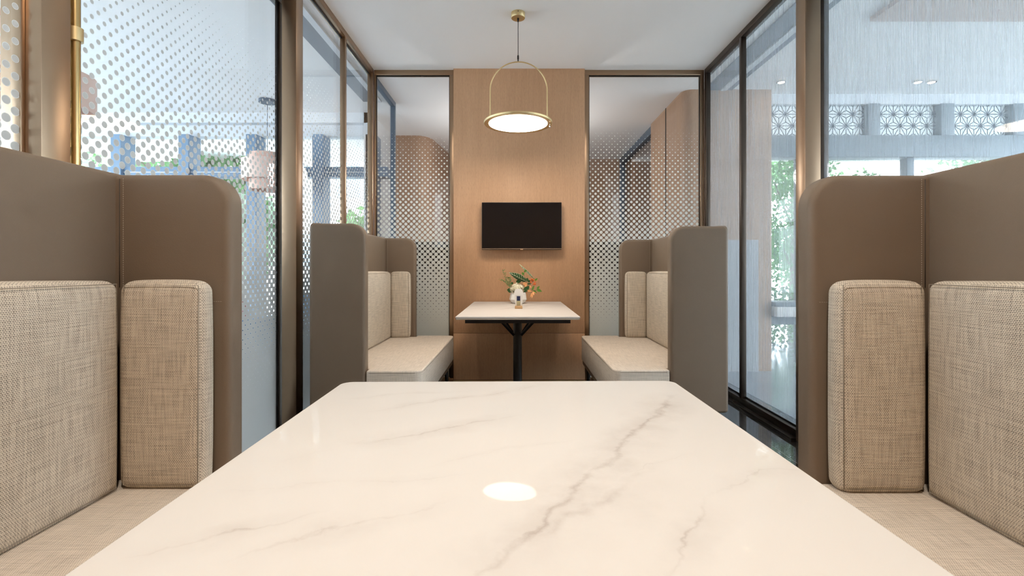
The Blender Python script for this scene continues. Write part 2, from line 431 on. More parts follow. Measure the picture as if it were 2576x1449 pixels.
def window(name, label, org, frames, glass, fmat='bronze', gaskets=(), gname='pane'):
    """frames: boxes; glass: (box, material key, filmed side) ; world coordinates"""
    w = empty(name, (org[0], org[1], 0)); struct(w, label)
    if frames: boxes('frame', M[fmat], rel(org, frames), w, .002)
    if gaskets: boxes('gasket', M['rubber'], rel(org, gaskets), w)
    for bx, key, side in glass:
        bm = B(); fs = box(bm, *rel(org, [bx])[0])
        bm.normal_update()
        for f in fs:
            f.material_index = 0
            if side and f.normal.dot(Vector(side)) > .9: f.material_index = 1
        link(gname, bm, [M['glass'], M[key]], w)
    return w
# near left: sliding door of dotted glass
d1 = window('door_1', 'tall sliding glass door printed with graded grey dots, left side', (-1.43, 2.2),
       [(-1.455, -1.41, 1.50, 2.93, 2.627, 2.68), (-1.442, -1.412, 2.895, 2.93, .0, 2.68), (-1.455, -1.41, 1.50, 2.93, .0, .045)],
       [((-1.44, -1.43, 1.49, 2.897, .04, 2.64), 'dotglass_y', (1, 0, 0))],
       'bronze_dark', [(-1.431, -1.422, 2.884, 2.894, .05, 2.627), (-1.432, -1.422, 1.51, 2.87, .045, .072)])
pb = B(); tube(pb, [(-1.401 + 1.43, 1.54 - 2.2, z) for z in (.35, 1.2, 2.75)], .0139, 24)
pull = link('pull_handle', pb, M['brassplain'], d1, smooth=40)
pb = B(); lathe(pb, [(.0141, 1.762), (.021, 1.762), (.021, 1.804), (.0141, 1.804)], .029, -.66, 24, cap=False)
box(pb, -.02, .020, -.675, -.645, 1.764, 1.802)
link('bracket', pb, M['brassdull'], pull, smooth=40)
struct(boxes('trim_1', M['bronze'], [(-1.50, -1.38, 1.409, 1.502, 0, CZ)], bev=.002), 'bronze post left of the brass pull handle')
struct(boxes('trim_2', M['bronze'], [(-1.374, -1.289, 2.84, 2.93, 0, CZ)], bev=.002), 'bronze column in the left glass wall')
struct(boxes('trim_3', M['bronze'], [(1.685, 1.776, 2.83, 2.925, 0, CZ)], bev=.002), 'bronze column in the right glass wall')
struct(boxes('trim_4', M['bronze'], [(-1.46, -1.32, -.44, 2.84, 2.685, CZ)]), 'bronze header over the left sliding door')
window('window_1', 'narrow dotted pane at the far left edge', (-1.43, .5),
       [(-1.455, -1.41, -.44, 1.41, 2.627, 2.68), (-1.455, -1.41, -.44, 1.41, 0, .06), (-1.455, -1.426, 1.395, 1.409, .06, 2.627)],
       [((-1.44, -1.43, -.44, 1.398, .05, 2.64), 'dotglass_y', (1, 0, 0))])
window('window_2', 'two dotted panes of the left glass wall beside the far booth', (-1.31, 3.6),
       [(-1.35, -1.289, 2.93, 4.39, CZ - .044, CZ), (-1.35, -1.295, 2.93, 4.39, 0, .055),
        (-1.335, -1.295, 3.668, 3.700, .05, CZ - .04), (-1.335, -1.289, 4.345, 4.39, .05, CZ - .04), (-1.345, -1.31, 2.93, 2.95, .05, CZ - .04)],
       [((-1.34, -1.33, 2.93, 3.68, .05, CZ - .04), 'dotglass_y', (1, 0, 0)), ((-1.34, -1.33, 3.69, 4.36, .05, CZ - .04), 'dotglass_y', (1, 0, 0))],
       'bronze', [(-1.331, -1.322, 2.94, 4.36, CZ - .056, CZ - .043), (-1.331, -1.322, 2.94, 4.36, .055, .068)])
def backwin(name, label, x0, x1, wl, wr):
    return window(name, label, ((x0 + x1) / 2, 4.41),
       [(x0, x1, 4.39, 4.44, CZ - .047, CZ), (x0, x1, 4.39, 4.44, 0, .05), (x0, x0 + wl, 4.39, 4.44, .04, CZ - .04), (x1 - wr, x1, 4.39, 4.44, .04, CZ - .04)],
       [((x0 + .01, x1 - .01, 4.41, 4.418, .04, CZ - .04), 'dotglass_x_lit', (0, -1, 0))],
       'bronze', [(x0 + wl, x1 - wr, 4.40, 4.409, CZ - .055, CZ - .046), (x0 + wl, x0 + wl + .006, 4.40, 4.409, .05, CZ - .05), (x1 - wr - .006, x1 - wr, 4.40, 4.409, .05, CZ - .05)])
backwin('window_3', 'dotted glass window left of the oak panel', -1.289, -.565, .018, .040)
backwin('window_4', 'dotted glass window right of the oak panel', .615, 1.70, .042, .035)
window('window_5', 'two finely streaked panes of the right glass wall beside the far booth', (1.73, 3.6),
       [(1.70, 1.765, 2.925, 4.39, CZ - .044, CZ), (1.70, 1.765, 2.925, 4.39, 0, .055),
        (1.70, 1.74, 3.668, 3.700, .05, CZ - .04), (1.70, 1.74, 4.345, 4.39, .05, CZ - .04)],
       [((1.74, 1.75, 2.93, 3.68, .05, CZ - .04), 'streakglass', (-1, 0, 0)), ((1.74, 1.75, 3.69, 4.36, .05, CZ - .04), 'streakglass', (-1, 0, 0))],
       'bronze_dark', [(1.735, 1.741, 2.93, 4.36, .055, .066)])
window('window_6', 'large streaked glass pane behind the near right sofa', (1.83, 1.2),
       [(1.80, 1.87, -.44, 2.90, CZ - .05, CZ), (1.80, 1.87, -.44, 2.90, 0, .055), (1.81, 1.86, 2.885, 2.925, .05, CZ - .04)],
       [((1.83, 1.84, -.44, 2.90, .05, CZ - .04), 'streakglass', (-1, 0, 0))], 'bronze_dark')
struct(boxes('threshold', M['bronze_dark'], [(1.66, 1.70, 2.93, 4.39, 0, .012)]))['label'] = 'dark floor track under the right glass wall'
bpy.data.objects['threshold'].name = 'trim_5'
# partition carried on beyond the back wall, left
window('window_7', 'glass partition seen through the back left window', (-1.33, 4.9),
       [(-1.36, -1.31, 4.44, 5.27, CZ - .05, CZ), (-1.36, -1.31, 5.23, 5.27, 0, CZ - .04), (-1.36, -1.31, 4.44, 5.27, 0, .05)],
       [((-1.34, -1.332, 4.44, 5.24, .05, CZ - .04), 'glass', None)], 'steelgrey')

# room beyond the back wall: oak walls with rounded corners
bm = B()
path = [(-1.75, 6.57)] + [(-1.36 + .26 * math.sin(t * math.pi / 2 / 8) * .8, 6.57 + .33 * (1 - math.cos(t * math.pi / 2 / 8))) for t in range(9)] + [(-1.10, 7.3), (-1.06, 7.6), (-1.05, 8.05)]
prism(bm, path + [(-1.4, 8.05), (-1.75, 8.05)], 0, CZ, 2); bmesh.ops.recalc_face_normals(bm, faces=bm.faces)
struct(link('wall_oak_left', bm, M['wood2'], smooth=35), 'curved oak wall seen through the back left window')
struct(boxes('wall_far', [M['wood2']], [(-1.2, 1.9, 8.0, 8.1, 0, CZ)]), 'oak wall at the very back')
bm = B()
o_ = fillet([(1.68, 6.06, 0), (1.68, 4.87, .10), (2.57, 4.87, .02), (2.57, 6.06, 0)], 10)
prism(bm, o_, 0, CZ, 2); bmesh.ops.recalc_face_normals(bm, faces=bm.faces)
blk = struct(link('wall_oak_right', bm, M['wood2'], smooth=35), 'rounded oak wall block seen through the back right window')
boxes('groove', M['black'], [(1.674, 1.682, 5.44, 5.455, 0, CZ)], blk)
boxes('marble_facing', M['marblewall'], [(1.86, 2.42, 4.845, 4.872, 0, 1.32)], blk)
window('window_8', 'glazed side wall at the very back on the right', (1.74, 7.0),
       [(1.70, 1.78, 6.06, 8.0, CZ - .10, CZ), (1.70, 1.78, 7.93, 8.0, 0, CZ - .1), (1.70, 1.78, 6.06, 8.0, 0, .1)],
       [((1.735, 1.745, 6.06, 7.95, .1, CZ - .1), 'glass', None)], 'steelgrey')

struct(boxes('wall_light_block', [M['wood2']], [(2.45, 2.52, 6.06, 8.2, 0, CZ)]))  # added wall, blocks the bright outdoors behind the back right glazing
struct(boxes('wall_light_block_back', [M['wood2']], [(1.9, 2.52, 8.2, 8.28, 0, CZ)]))  # end piece of the added blocking wall

# ------------------------------------------------------------------ left lounge facade (window wall at Y = 5.7)
def strip(y, z0, z1): return z0, z1
def facade_left():
    FY = 5.7; mx = [-6.2, -5.42, -4.644, -3.860, -3.080, -2.305, -1.70]
    struct(boxes('wall_window_head', M['plaster'], [(-6.6, -1.69, FY - .10, FY + .14, EYE + 1.673, CZ), (-6.6, -1.69, FY + .0, FY + .14, EYE + 1.542, EYE + 1.673)]), 'pale soffit over the lounge windows')
    w = empty('window_9', (-4, FY, 0)); struct(w, 'lounge window wall with blue grey mullions and trees outside')
    O = (-4, FY)
    for x in mx:
        bm = B(); r = rel(O, [(x - .045, x + .075, FY - .10, FY + .12, .02, EYE + 1.542)])[0]
        box(bm, *r); bevel_all(bm, .004, 1); link('mullion', bm, M['steelblue'], w)
        boxes('mullion_edge', M['steelgrey'], rel(O, [(x - .085, x - .045, FY - .02, FY + .12, .02, EYE + 1.542)]), w)
    boxes('transom', M['steelblue'], rel(O, [(-6.6, -1.5, FY - .06, FY + .10, EYE + 1.056, EYE + 1.173)]), w, .004)
    boxes('transom_groove', M['white'], rel(O, [(-6.6, -1.5, FY - .066, FY - .058, EYE + 1.106, EYE + 1.112)]), w)
    boxes('low_rail', M['steelblue'], rel(O, [(-6.6, -1.5, FY - .05, FY + .10, .0, .30)]), w, .004)
    boxes('pane', M['glass'], rel(O, [(-6.6, -1.5, FY + .02, FY + .03, .28, EYE + 1.55)]), w)
    struct(boxes('wall_corner_left', M['plaster'], [(-1.76, -1.68, 5.60, 6.57, 0, CZ)]))
facade_left()
# unseen glazing added along the lounge sides to let in daylight
def side_glazing(name, x, y0, y1, label):
    w = empty(name, (x, (y0 + y1) / 2, 0)); struct(w, label); O = (x, (y0 + y1) / 2)
    n = int((y1 - y0) / 1.45)
    for i in range(n + 1):
        y = y0 + (y1 - y0) * i / n
        boxes('mullion', M['steelblue'], rel(O, [(x - .06, x + .06, y - .04, y + .04, 0, CZ)]), w)
    boxes('transom', M['steelblue'], rel(O, [(x - .05, x + .05, y0, y1, 2.1, 2.2)]), w)
    boxes('pane', M['glass'], rel(O, [(x - .005, x + .005, y0, y1, 0, CZ)]), w)
side_glazing('window_10', -6.55, -2.9, 5.6, 'unseen side glazing added to bring daylight into the left lounge')
side_glazing('window_11', 6.95, -2.9, 4.9, 'unseen side glazing added to bring daylight into the right lounge')
# ceiling features outside the glass walls
struct(boxes('trim_6', M['soffit'], [(-1.64, -1.50, -1, 5.2, CZ - .012, CZ)]), 'dark recess along the lounge ceiling left')
struct(boxes('trim_7', M['plaster'], [(-1.495, -1.445, -1, 5.2, CZ - .02, CZ)]), 'pale track along the lounge ceiling left')
struct(boxes('trim_8', M['soffit'], [(1.88, 2.04, -1, 4.86, CZ - .012, CZ)]), 'dark recess along the lounge ceiling right')
struct(boxes('trim_9', M['plaster'], [(2.045, 2.10, -1, 4.86, CZ - .02, CZ)]), 'pale track along the lounge ceiling right')
struct(boxes('trim_10', M['soffit'], [(2.105, 2.16, -1, 4.86, CZ - .012, CZ)]))
struct(boxes('ceiling_panel', M['warm_panel'], [(2.53, 6.9, -2.8, 3.47, CZ - .03, CZ)]), 'warm toned dropped ceiling panel of the right lounge')

# ------------------------------------------------------------------ right lounge facade (window wall at Y = 5.0)
def facade_right():
    FY = 5.0; k = FY / 1220
    z = lambda y: EYE + (673 - y) * k
    X = lambda x: (x - 1299) * k
    struct(boxes('wall_window_head_right', M['plaster'], [(2.57, 7.0, FY, FY + .14, z(262), CZ)]), 'pale wall over the right lounge windows')
    w = empty('window_12', (4.5, FY, 0)); struct(w, 'right lounge window wall with patterned upper lights'); O = (4.5, FY)
    posts = [(2180, 2210), (2362, 2395), (2545, 2580), (2730, 2760)]
    for a, b in posts: boxes('post', M['framegrey'], rel(O, [(X(a), X(b), FY - .03, FY + .12, z(343), z(262))]), w, .004)
    for a, b in ((2282, 2300), (2010, 2024), (2560, 2580)): boxes('mullion', M['framegrey'], rel(O, [(X(a), X(b), FY - .0, FY + .10, .05, z(397))]), w, .004)
    boxes('transom', M['framegrey'], rel(O, [(2.57, 7.0, FY - .05, FY + .12, z(397), z(343))]), w, .004)
    boxes('low_transom', M['framegrey'], rel(O, [(2.57, 7.0, FY - .05, FY + .12, z(815), z(795))]), w, .004)
    boxes('sill', M['white'], rel(O, [(2.57, 7.0, FY - .22, FY + .05, z(792), z(768))]), w, .004)
    boxes('sill_edge', M['framegrey'], rel(O, [(2.57, 7.0, FY - .2, FY + .10, z(768), z(757))]), w, .003)
    boxes('pane', M['glass'], rel(O, [(2.57, 7.0, FY + .04, FY + .05, 0.02, z(395))]), w)
    boxes('upper_pane', M['frost'], rel(O, [(2.57, 7.0, FY + .07, FY + .075, z(345), z(260))]), w)
    # star lattice of each upper light
    edges = [2.57] + [v for a, b in posts for v in (X(a), X(b))]
    for a, b in zip(edges[0::2], edges[1::2]):
        bm = B(); L = .14; h = L * math.sqrt(3) / 2; z0, z1 = z(343), z(262)
        def seg(p, q):
            t0, t1 = 0., 1.
            d = (q[0] - p[0], q[1] - p[1])
            for c, lo, hi in ((0, a, b), (1, z0, z1)):
                if abs(d[c]) < 1e-9:
                    if not lo <= p[c] <= hi: return
                    continue
                u, v = (lo - p[c]) / d[c], (hi - p[c]) / d[c]
                if u > v: u, v = v, u
                t0 = max(t0, u); t1 = min(t1, v)
            if t1 - t0 < 1e-3: return
            P0 = Vector((p[0] + d[0] * t0 - O[0], .045, p[1] + d[1] * t0)); P1 = Vector((p[0] + d[0] * t1 - O[0], .045, p[1] + d[1] * t1))
            tube(bm, [P0, P1], .0042, 4)
        for r in range(-1, 5):
            for c_ in range(int(a / L) - 2, int(b / L) + 3):
                px = c_ * L + (r % 2) * L / 2; pz = z0 + r * h
                A, Bp, Cp, D = (px, pz), (px + L, pz), (px + L / 2, pz + h), (px - L / 2, pz + h)
                seg(A, Bp); seg(A, Cp); seg(A, D)
                for T in ((A, Bp, Cp), (A, Cp, D)):
                    c = (sum(t[0] for t in T) / 3, sum(t[1] for t in T) / 3)
                    for t in T: seg(t, c)
        link('star_lattice', bm, M['steelgrey'], w)
facade_right()
# recessed spots of the right lounge ceiling
def spot(x, y, label):
    t = empty('recessed_spotlight', (x, y, CZ - .012)); tag(t, label, 'spotlight', 'recessed spotlights of the right lounge')
    bm = B(); lathe(bm, [(.030, -.004), (.042, -.004), (.042, .010), (.030, .010)], seg=24, cap=False); link('rim', bm, M['chrome'], t, smooth=40)
    bm = B(); lathe(bm, [(.0001, 0), (.030, 0), (.030, .006)], seg=24); link('lens', bm, M['spot'], t)
spot(2.54, 4.65, 'lone glowing spotlight seen through the streaked pane left of the right bronze column')
spot(3.85, 4.65, 'left one of the pair of glowing spotlights above the near right sofa')
spot(3.98, 4.65, 'right one of the pair of glowing spotlights above the near right sofa')

# ------------------------------------------------------------------ booth sofas
def stitches(bm, p0, p1, n_off, step=.0062, L=.0036, t=.0009):
    p0, p1, n_off = Vector(p0), Vector(p1), Vector(n_off); d = p1 - p0; tot = d.length; d.normalize(); s = d.cross(n_off).normalized()
    k = 0.
    while k < tot:
        c = p0 + d * (k + L / 2)
        vs = []
        for a in (-1, 1):
            for b in (-1, 1):
                for e in (-1, 1): vs.append(bm.verts.new(c + d * a * L / 2 + s * b * t / 2 + n_off * (e * .0006)))
        for q in ((0, 1, 3, 2), (4, 6, 7, 5), (0, 4, 5, 1), (2, 3, 7, 6), (0, 2, 6, 4), (1, 5, 7, 3)): bm.faces.new([vs[i] for i in q])
        k += step
def rim(bm, pts, r=.0013): tube(bm, pts, r, 6, closed=True)
def booth_sofa(label, side, y_in0, y_in1, x_in, wing, top, seat_x, seat_z=.450, cush_z=1.008, tk=.075):
    """high-backed booth sofa. side -1 left / +1 right; local x runs from the back (0) into the room"""
    root = empty('booth_sofa', (side * (x_in + .06), (y_in0 + y_in1) / 2, 0)); tag(root, label, 'sofa', 'high backed booth sofas')
    cy = (y_in0 + y_in1) / 2; h = (y_in1 - y_in0) / 2
    sx = -side                       # +local x = into the room
    X = lambda d: sx * (d + .06)     # distance from the inner back face
    wl = x_in - wing                 # wing length from inner back face
    zb = .20
    # back panel
    bm = B()
    prism(bm, fillet([(-h - tk + .004, zb, .02), (h + tk - .004, zb, .02), (h + tk - .004, top, .03), (-h - tk + .004, top, .03)], 5), X(-.06), X(0), 0)
    bmesh.ops.recalc_face_normals(bm, faces=bm.faces); bevel_all(bm, .014, 4)
    link('back_panel', bm, M['leather'], root, smooth=50)
    # wings
    for s in (-1, 1):
        y0, y1 = (s * h, s * (h + tk)); bm = B()
        pts = fillet([(X(-.058), zb, .02), (X(wl), zb, .03), (X(wl), top - .004, .085), (X(-.058), top - .004, .03)], 10)
        prism(bm, pts, min(y0, y1), max(y0, y1), 1); bmesh.ops.recalc_face_normals(bm, faces=bm.faces); bevel_all(bm, .022, 6, 50)
        wg = link('wing_panel', bm, M['leather'], root, smooth=50)
        bm = B(); yi = s * (h - .0003); n = (0, -s, 0)
        stitches(bm, (X(wl - .0175), s * (h + .0035), zb + .05), (X(wl - .0175), s * (h + .0035), top - .095), n)
        # follow the rounded top corner
        r = .085 - .020; c = (wl - .0175 - r, top - .095)
        prev = None
        for k in range(9):
            th = math.pi / 2 * k / 8; p = (X(c[0] + r * math.cos(th)), s * (h + .0035), c[1] + r * math.sin(th))
            if prev: stitches(bm, prev, p, n)
            prev = p
        link('edge_stitching', bm, M['thread'], wg); bm = B()
        stitches(bm, (X(.022), yi, cush_z - .02), (X(.022), yi, top - .02), n)
        link('corner_stitching', bm, M['thread'], wg); bm = B()
        stitches(bm, (X(wl - .07), yi, cush_z - .06), (X(wl - .022), yi, cush_z - .06), n)
        link('cross_stitching', bm, M['thread'], wg)
        bm = B(); tube(bm, [(X(.012), yi, cush_z - .02), (X(.012), yi, top - .018)], .0012, 6)
        link('seam', bm, M['seam'], wg)
    # fabric cushions
    ct = .070
    bm = B(); a, b = sorted((X(.002), X(ct)))
    pad(bm, (a, -h + .062, seat_z - .005), (b, h - .062, cush_z), .030, (.008, .004, .008), 12)
    bc = link('back_cushion', bm, M['fabric'], root, uv=True)
    bm = B(); e = .010; xx = X(ct - .001)
    rim(bm, [(xx, -h + .082, seat_z + .01), (xx, h - .082, seat_z + .01), (xx, h - .080, cush_z - .008), (xx, -h + .080, cush_z - .008)])
    link('piping', bm, M['pipe'], bc)
    for s in (-1, 1):
        a, b = sorted((X(ct - .012), X(wl - .035))); c, d = sorted((s * (h - .003), s * (h - ct)))
        bm = B(); pad(bm, (a, c, seat_z - .003), (b, d, cush_z - .004), .029, (.004, .008, .007), 12)
        sc = link('side_cushion', bm, M['fabric'], root, uv=True)
        bm = B(); yy = s * (h - ct + .0005)
        rim(bm, [(X(wl - .045), yy, seat_z + .012), (X(wl - .043), yy, cush_z - .012), (X(ct + .01), yy, cush_z - .012), (X(ct + .008), yy, seat_z + .012)])
        link('piping', bm, M['pipe'], sc)
    # seat
    sw = x_in - seat_x
    def seat_outline(g, r):
        P = [(X(.0), -h + .004, 0), (X(wl + .004), -h + .004, 0), (X(wl + .004), -h - tk + .004 + g, .01), (X(sw - g), -h - tk + .004 + g, r),
             (X(sw - g), h + tk - .004 - g, r), (X(wl + .004), h + tk - .004 - g, .01), (X(wl + .004), h - .004, 0), (X(.0), h - .004, 0)]
        return fillet(P, 6)
    bm = B(); prism(bm, seat_outline(0, .045), .245, seat_z, 2); bmesh.ops.recalc_face_normals(bm, faces=bm.faces); bevel_all(bm, .018, 5, 50)
    st = link('seat_cushion', bm, M['fabricseat'], root, smooth=60, uv=True)
    bm = B(); prism(bm, seat_outline(.008, .04), .205, .243, 2); bmesh.ops.recalc_face_normals(bm, faces=bm.faces); bevel_all(bm, .008, 2, 50)
    link('seat_base', bm, M['leather'], root, smooth=50)
    bm = B(); g_ = .002
    rim(bm, [(X(wl + .02), -h - tk + .003, seat_z - .012), (X(sw - .04), -h - tk + .003, seat_z - .012), (X(sw - .008), -h - tk + .035, seat_z - .012),
             (X(sw - .008 + .009), -h + .0, seat_z - .012), (X(sw + .001), h, seat_z - .012), (X(sw - .006), h + tk - .03, seat_z - .012), (X(sw - .035), h + tk - .004, seat_z - .012),
             (X(wl + .02), h + tk - .004, seat_z - .012), (X(wl + .02), h + tk - .03, seat_z - .03), (X(wl + .02), -h - tk + .03, seat_z - .03)], .0012)
    link('piping', bm, M['pipe'], st)
    for u in (.03, sw - .06):
        for v in (-h - tk + .09, h + tk - .09):
            bm = B(); x = X(u); tube(bm, [(x, v, .207), (x + sx * (.015 if u > .1 else -.0), v, 0)], .018, 16, radii=[.019, .012])
            link('leg', bm, M['black'], root, smooth=40)
    return root
booth_sofa('near taupe leather booth sofa with beige cushions, left of the large table', -1, .067, 1.367, 1.130, .808, EYE + .268, .55)
booth_sofa('near taupe leather booth sofa with beige cushions, right of the large table', 1, .045, 1.342, 1.143, .815, EYE + .262, .56)
booth_sofa('far booth sofa with dark outer wing, left of the wall table', -1, 2.855, 4.17, 1.130, .868, EYE + .258, .545)
booth_sofa('far booth sofa with dark outer wing, right of the wall table', 1, 2.875, 4.17, 1.168, .892, EYE + .244, .565)

# ------------------------------------------------------------------ tables
def table(label, cx, cy, w, l, rz, top_z, m, pitch=0., cr=.03):
    t = empty('booth_table', (cx, cy, 0), rz); tag(t, label, 'table')
    def slab(hw, hl, z0, z1, r, bev):
        bm = B(); prism(bm, fillet([(-hw, -hl, r), (hw, -hl, r), (hw, hl, r), (-hw, hl, r)], 8), z0, z1, 2)
        bmesh.ops.recalc_face_normals(bm, faces=bm.faces); bevel_all(bm, bev, 3, 50)
        for v in bm.verts: v.co.z += v.co.y * math.tan(pitch)
        return bm
    tp = link('tabletop', slab(w / 2, l / 2, top_z - .011, top_z, cr, .0025), m, t, smooth=50)
    link('edge_band', slab(w / 2 - .002, l / 2 - .002, top_z - .020, top_z - .0112, cr, .003), M['brassdull2'], t, smooth=50)
    bm = B(); fw, fl = w / 2 - .05, l / 2 - .10; z0, z1 = top_z - .052, top_z - .026
    for b_ in ((-fw, fw, -fl, -fl + .05), (-fw, fw, fl - .05, fl), (-fw, -fw + .05, -fl + .05, fl - .05), (fw - .05, fw, -fl + .05, fl - .05), (-fw + .05, fw - .05, -.04, .04)): box(bm, *b_, z0, z1)
    link('frame', bm, M['black'], t)
    bm = B(); lathe(bm, [(.033, .02), (.033, top_z - .05)], seg=32); link('column', bm, M['black'], t, smooth=40)
    bm = B(); lathe(bm, [(.24, 0), (.24, .008), (.22, .014), (.05, .022), (.034, .06)], seg=48); link('base', bm, M['black'], t, smooth=40)
    for a in (-1, 1):
        for b_ in (-1, 1):
            bm = B(); tube(bm, [(a * .030, b_ * .03, top_z - .20), (a * .145, b_ * .19, top_z - .052)], .012, 4); link('brace', bm, M['black'], t)
    return t
M['brassdull2'] = mat('beige_core', (.52, .42, .31), .5)
near = table('large cream marble table filling the foreground, with nothing on it', -.009, .62, .862, 1.30, R(.9), .7465, M['marble'], pitch=R(-.0))
far = table('smaller cream marble table against the oak wall, holding the flowers', .009, 3.675, .775, 1.345, 0, .739, M['marblefar'], cr=.006)

# ------------------------------------------------------------------ ring pendants
def pendant(label, x, y):
    t = empty('pendant_lamp', (x, y, CZ)); tag(t, label, 'lamp')
    zd = EYE + 1.012 - CZ
    bm = B(); lathe(bm, [(.049, 0), (.049, -.034), (.047, -.037), (.0001, -.037)], seg=48, cap=False)
    cp = link('canopy', bm, M['brassdull'], t, smooth=40)
    bm = B(); lathe(bm, [(.006, -.037), (.0075, -.045), (.005, -.062)], seg=16); link('cord_grip', bm, M['black'], cp, smooth=40)
    bm = B(); tube(bm, [(0, -.049, -.012), (0, -.053, -.012)], .003, 10); link('screw', bm, M['black'], cp)
    zt = EYE + 1.45 - CZ
    bm = B(); tube(bm, [(0, 0, -.05), (0, 0, zt + .03)], .0024, 10); link('cord', bm, M['black'], t, smooth=40)
    bm = B(); lathe(bm, [(.003, zt + .044), (.006, zt + .038), (.0065, zt + .016), (.0045, zt + .014), (.0045, zt)], seg=16); link('socket_grip', bm, M['black'], t, smooth=40)
    pts = [(-.2, 0, zd + .004)] + [(-.2 + .0, 0, zd + .12)] + [(-.2 * math.cos(math.pi * k / 28), 0, zt - .2 - .004 + .2 * math.sin(math.pi * k / 28)) for k in range(29)] + [(.2, 0, zd + .12), (.2, 0, zd + .004)]
    pts = [(p[0] + .004, p[1], p[2]) for p in pts]
    bm = B(); tube(bm, pts, .0042, 12); link('hoop', bm, M['brassdull'], t, smooth=40)
    bm = B(); lathe(bm, [(.206, zd - .002), (.237, zd - .004), (.240, zd), (.240, zd + .010), (.237, zd + .013), (.0001, zd + .013)], seg=96, cap=False)
    ds = link('disc', bm, M['brassdull'], t, smooth=40)
    bm = B(); lathe(bm, [(.0001, zd - .003), (.206, zd - .003), (.208, zd + .004)], seg=96, cap=False)
    for f in bm.faces: f.normal_flip()
    link('diffuser', bm, M['diffuser'], ds)
    bm = B(); tube(bm, [(.222, -.02, zd - .003), (.222, -.02, zd - .018)], .0006, 6)
    lathe(bm, [(.0005, zd - .018), (.004, zd - .023), (.0045, zd - .028), (.0005, zd - .036)], .222, -.02, 8); link('glass_drop', bm, M['chrome'], t)
pendant('brass hoop pendant lamp with glowing round disc hanging over the wall table', .012, 3.41)

# ------------------------------------------------------------------ assumed ceiling downlights, added above the picture to light the booth
def downlight(label, x, y, watts, tx=0, ty=0, size=125):
    t = empty('fill_downlight', (x, y, CZ)); tag(t, label, 'downlight', 'added ceiling downlights of the booth')
    bm = B(); lathe(bm, [(.038, -.002), (.052, -.003), (.054, -.001), (.054, .0), (.038, 0.)], seg=32, cap=False); link('trim_ring', bm, M['white'], t, smooth=40)
    bm = B(); lathe(bm, [(.0001, -.001), (.038, -.001)], seg=32, cap=False); link('lens', bm, M['spot'], t)
    ld = bpy.data.lights.new('fill_downlight_glow', 'SPOT'); ld.energy = watts; ld.color = (1, .89, .77); ld.spot_size = R(size); ld.spot_blend = .6; ld.shadow_soft_size = .035
    lo = bpy.data.objects.new('fill_downlight_glow', ld); COL.objects.link(lo); lo.parent = t; lo.location = (0, 0, -.012)
    lo.rotation_euler = Vector((tx, ty, -1)).to_track_quat('-Z', 'Y').to_euler()
for (x, y, w, lb, tx, ty) in ((-.5, 3.0, 30, 'downlight over the far left sofa', -.35, .2), (.55, 3.0, 30, 'downlight over the far right sofa', .35, .2),
                      (-.50, .50, 76, 'downlight over the near table, left', -.22, .0), (.52, .50, 76, 'downlight over the near table, right', .22, .0)):
    downlight('added unseen round recessed ceiling ' + lb, x, y, w, tx, ty)

gl_ = empty('fill_globe', (0, 5.8, CZ)); tag(gl_, 'unseen opal globe added to brighten the room behind the oak panel, hidden by it', 'lamp')  # added lamp, brightens the ceiling seen through the back windows
bm = B(); lathe(bm, [(.05, 0), (.05, -.03), (.0001, -.03)], seg=32, cap=False); link('canopy', bm, M['brassdull'], gl_, smooth=40)
bm = B(); tube(bm, [(0, 0, -.03), (0, 0, -.55)], .003, 8); link('cord', bm, M['black'], gl_)
bm = B(); bmesh.ops.create_uvsphere(bm, u_segments=32, v_segments=16, radius=.15, matrix=Matrix.Translation((0, 0, -.69))); link('globe', bm, mat('opal_glow', (1, 1, 1), .5, emit=(1, .96, .92), es=42.), gl_, smooth=True)

# ------------------------------------------------------------------ television
tv = empty('television', (.047, 4.36, 1.41)); tag(tv, 'black flat television hung on the oak wall above the flowers', 'television')
bm = B(); box(bm, -.352, .352, -.088, -.045, -.2085, .2085); bevel_all(bm, .003, 2); link('housing', bm, M['tvplastic'], tv, smooth=40)
bm = B(); box(bm, -.348, .348, -.0895, -.0875, -.195, .205); link('screen', bm, M['screen'], tv)
bm = B(); box(bm, -.351, .351, -.091, -.087, -.203, -.1985); link('bottom_trim', bm, M['chrome'], tv)
bm = B(); box(bm, -.012, .012, -.092, -.088, -.210, -.203); link('badge', bm, M['chrome'], tv)
bm = B(); box(bm, -.12, .12, -.045, -.002, -.10, .10); link('wall_bracket', bm, M['black'], tv)

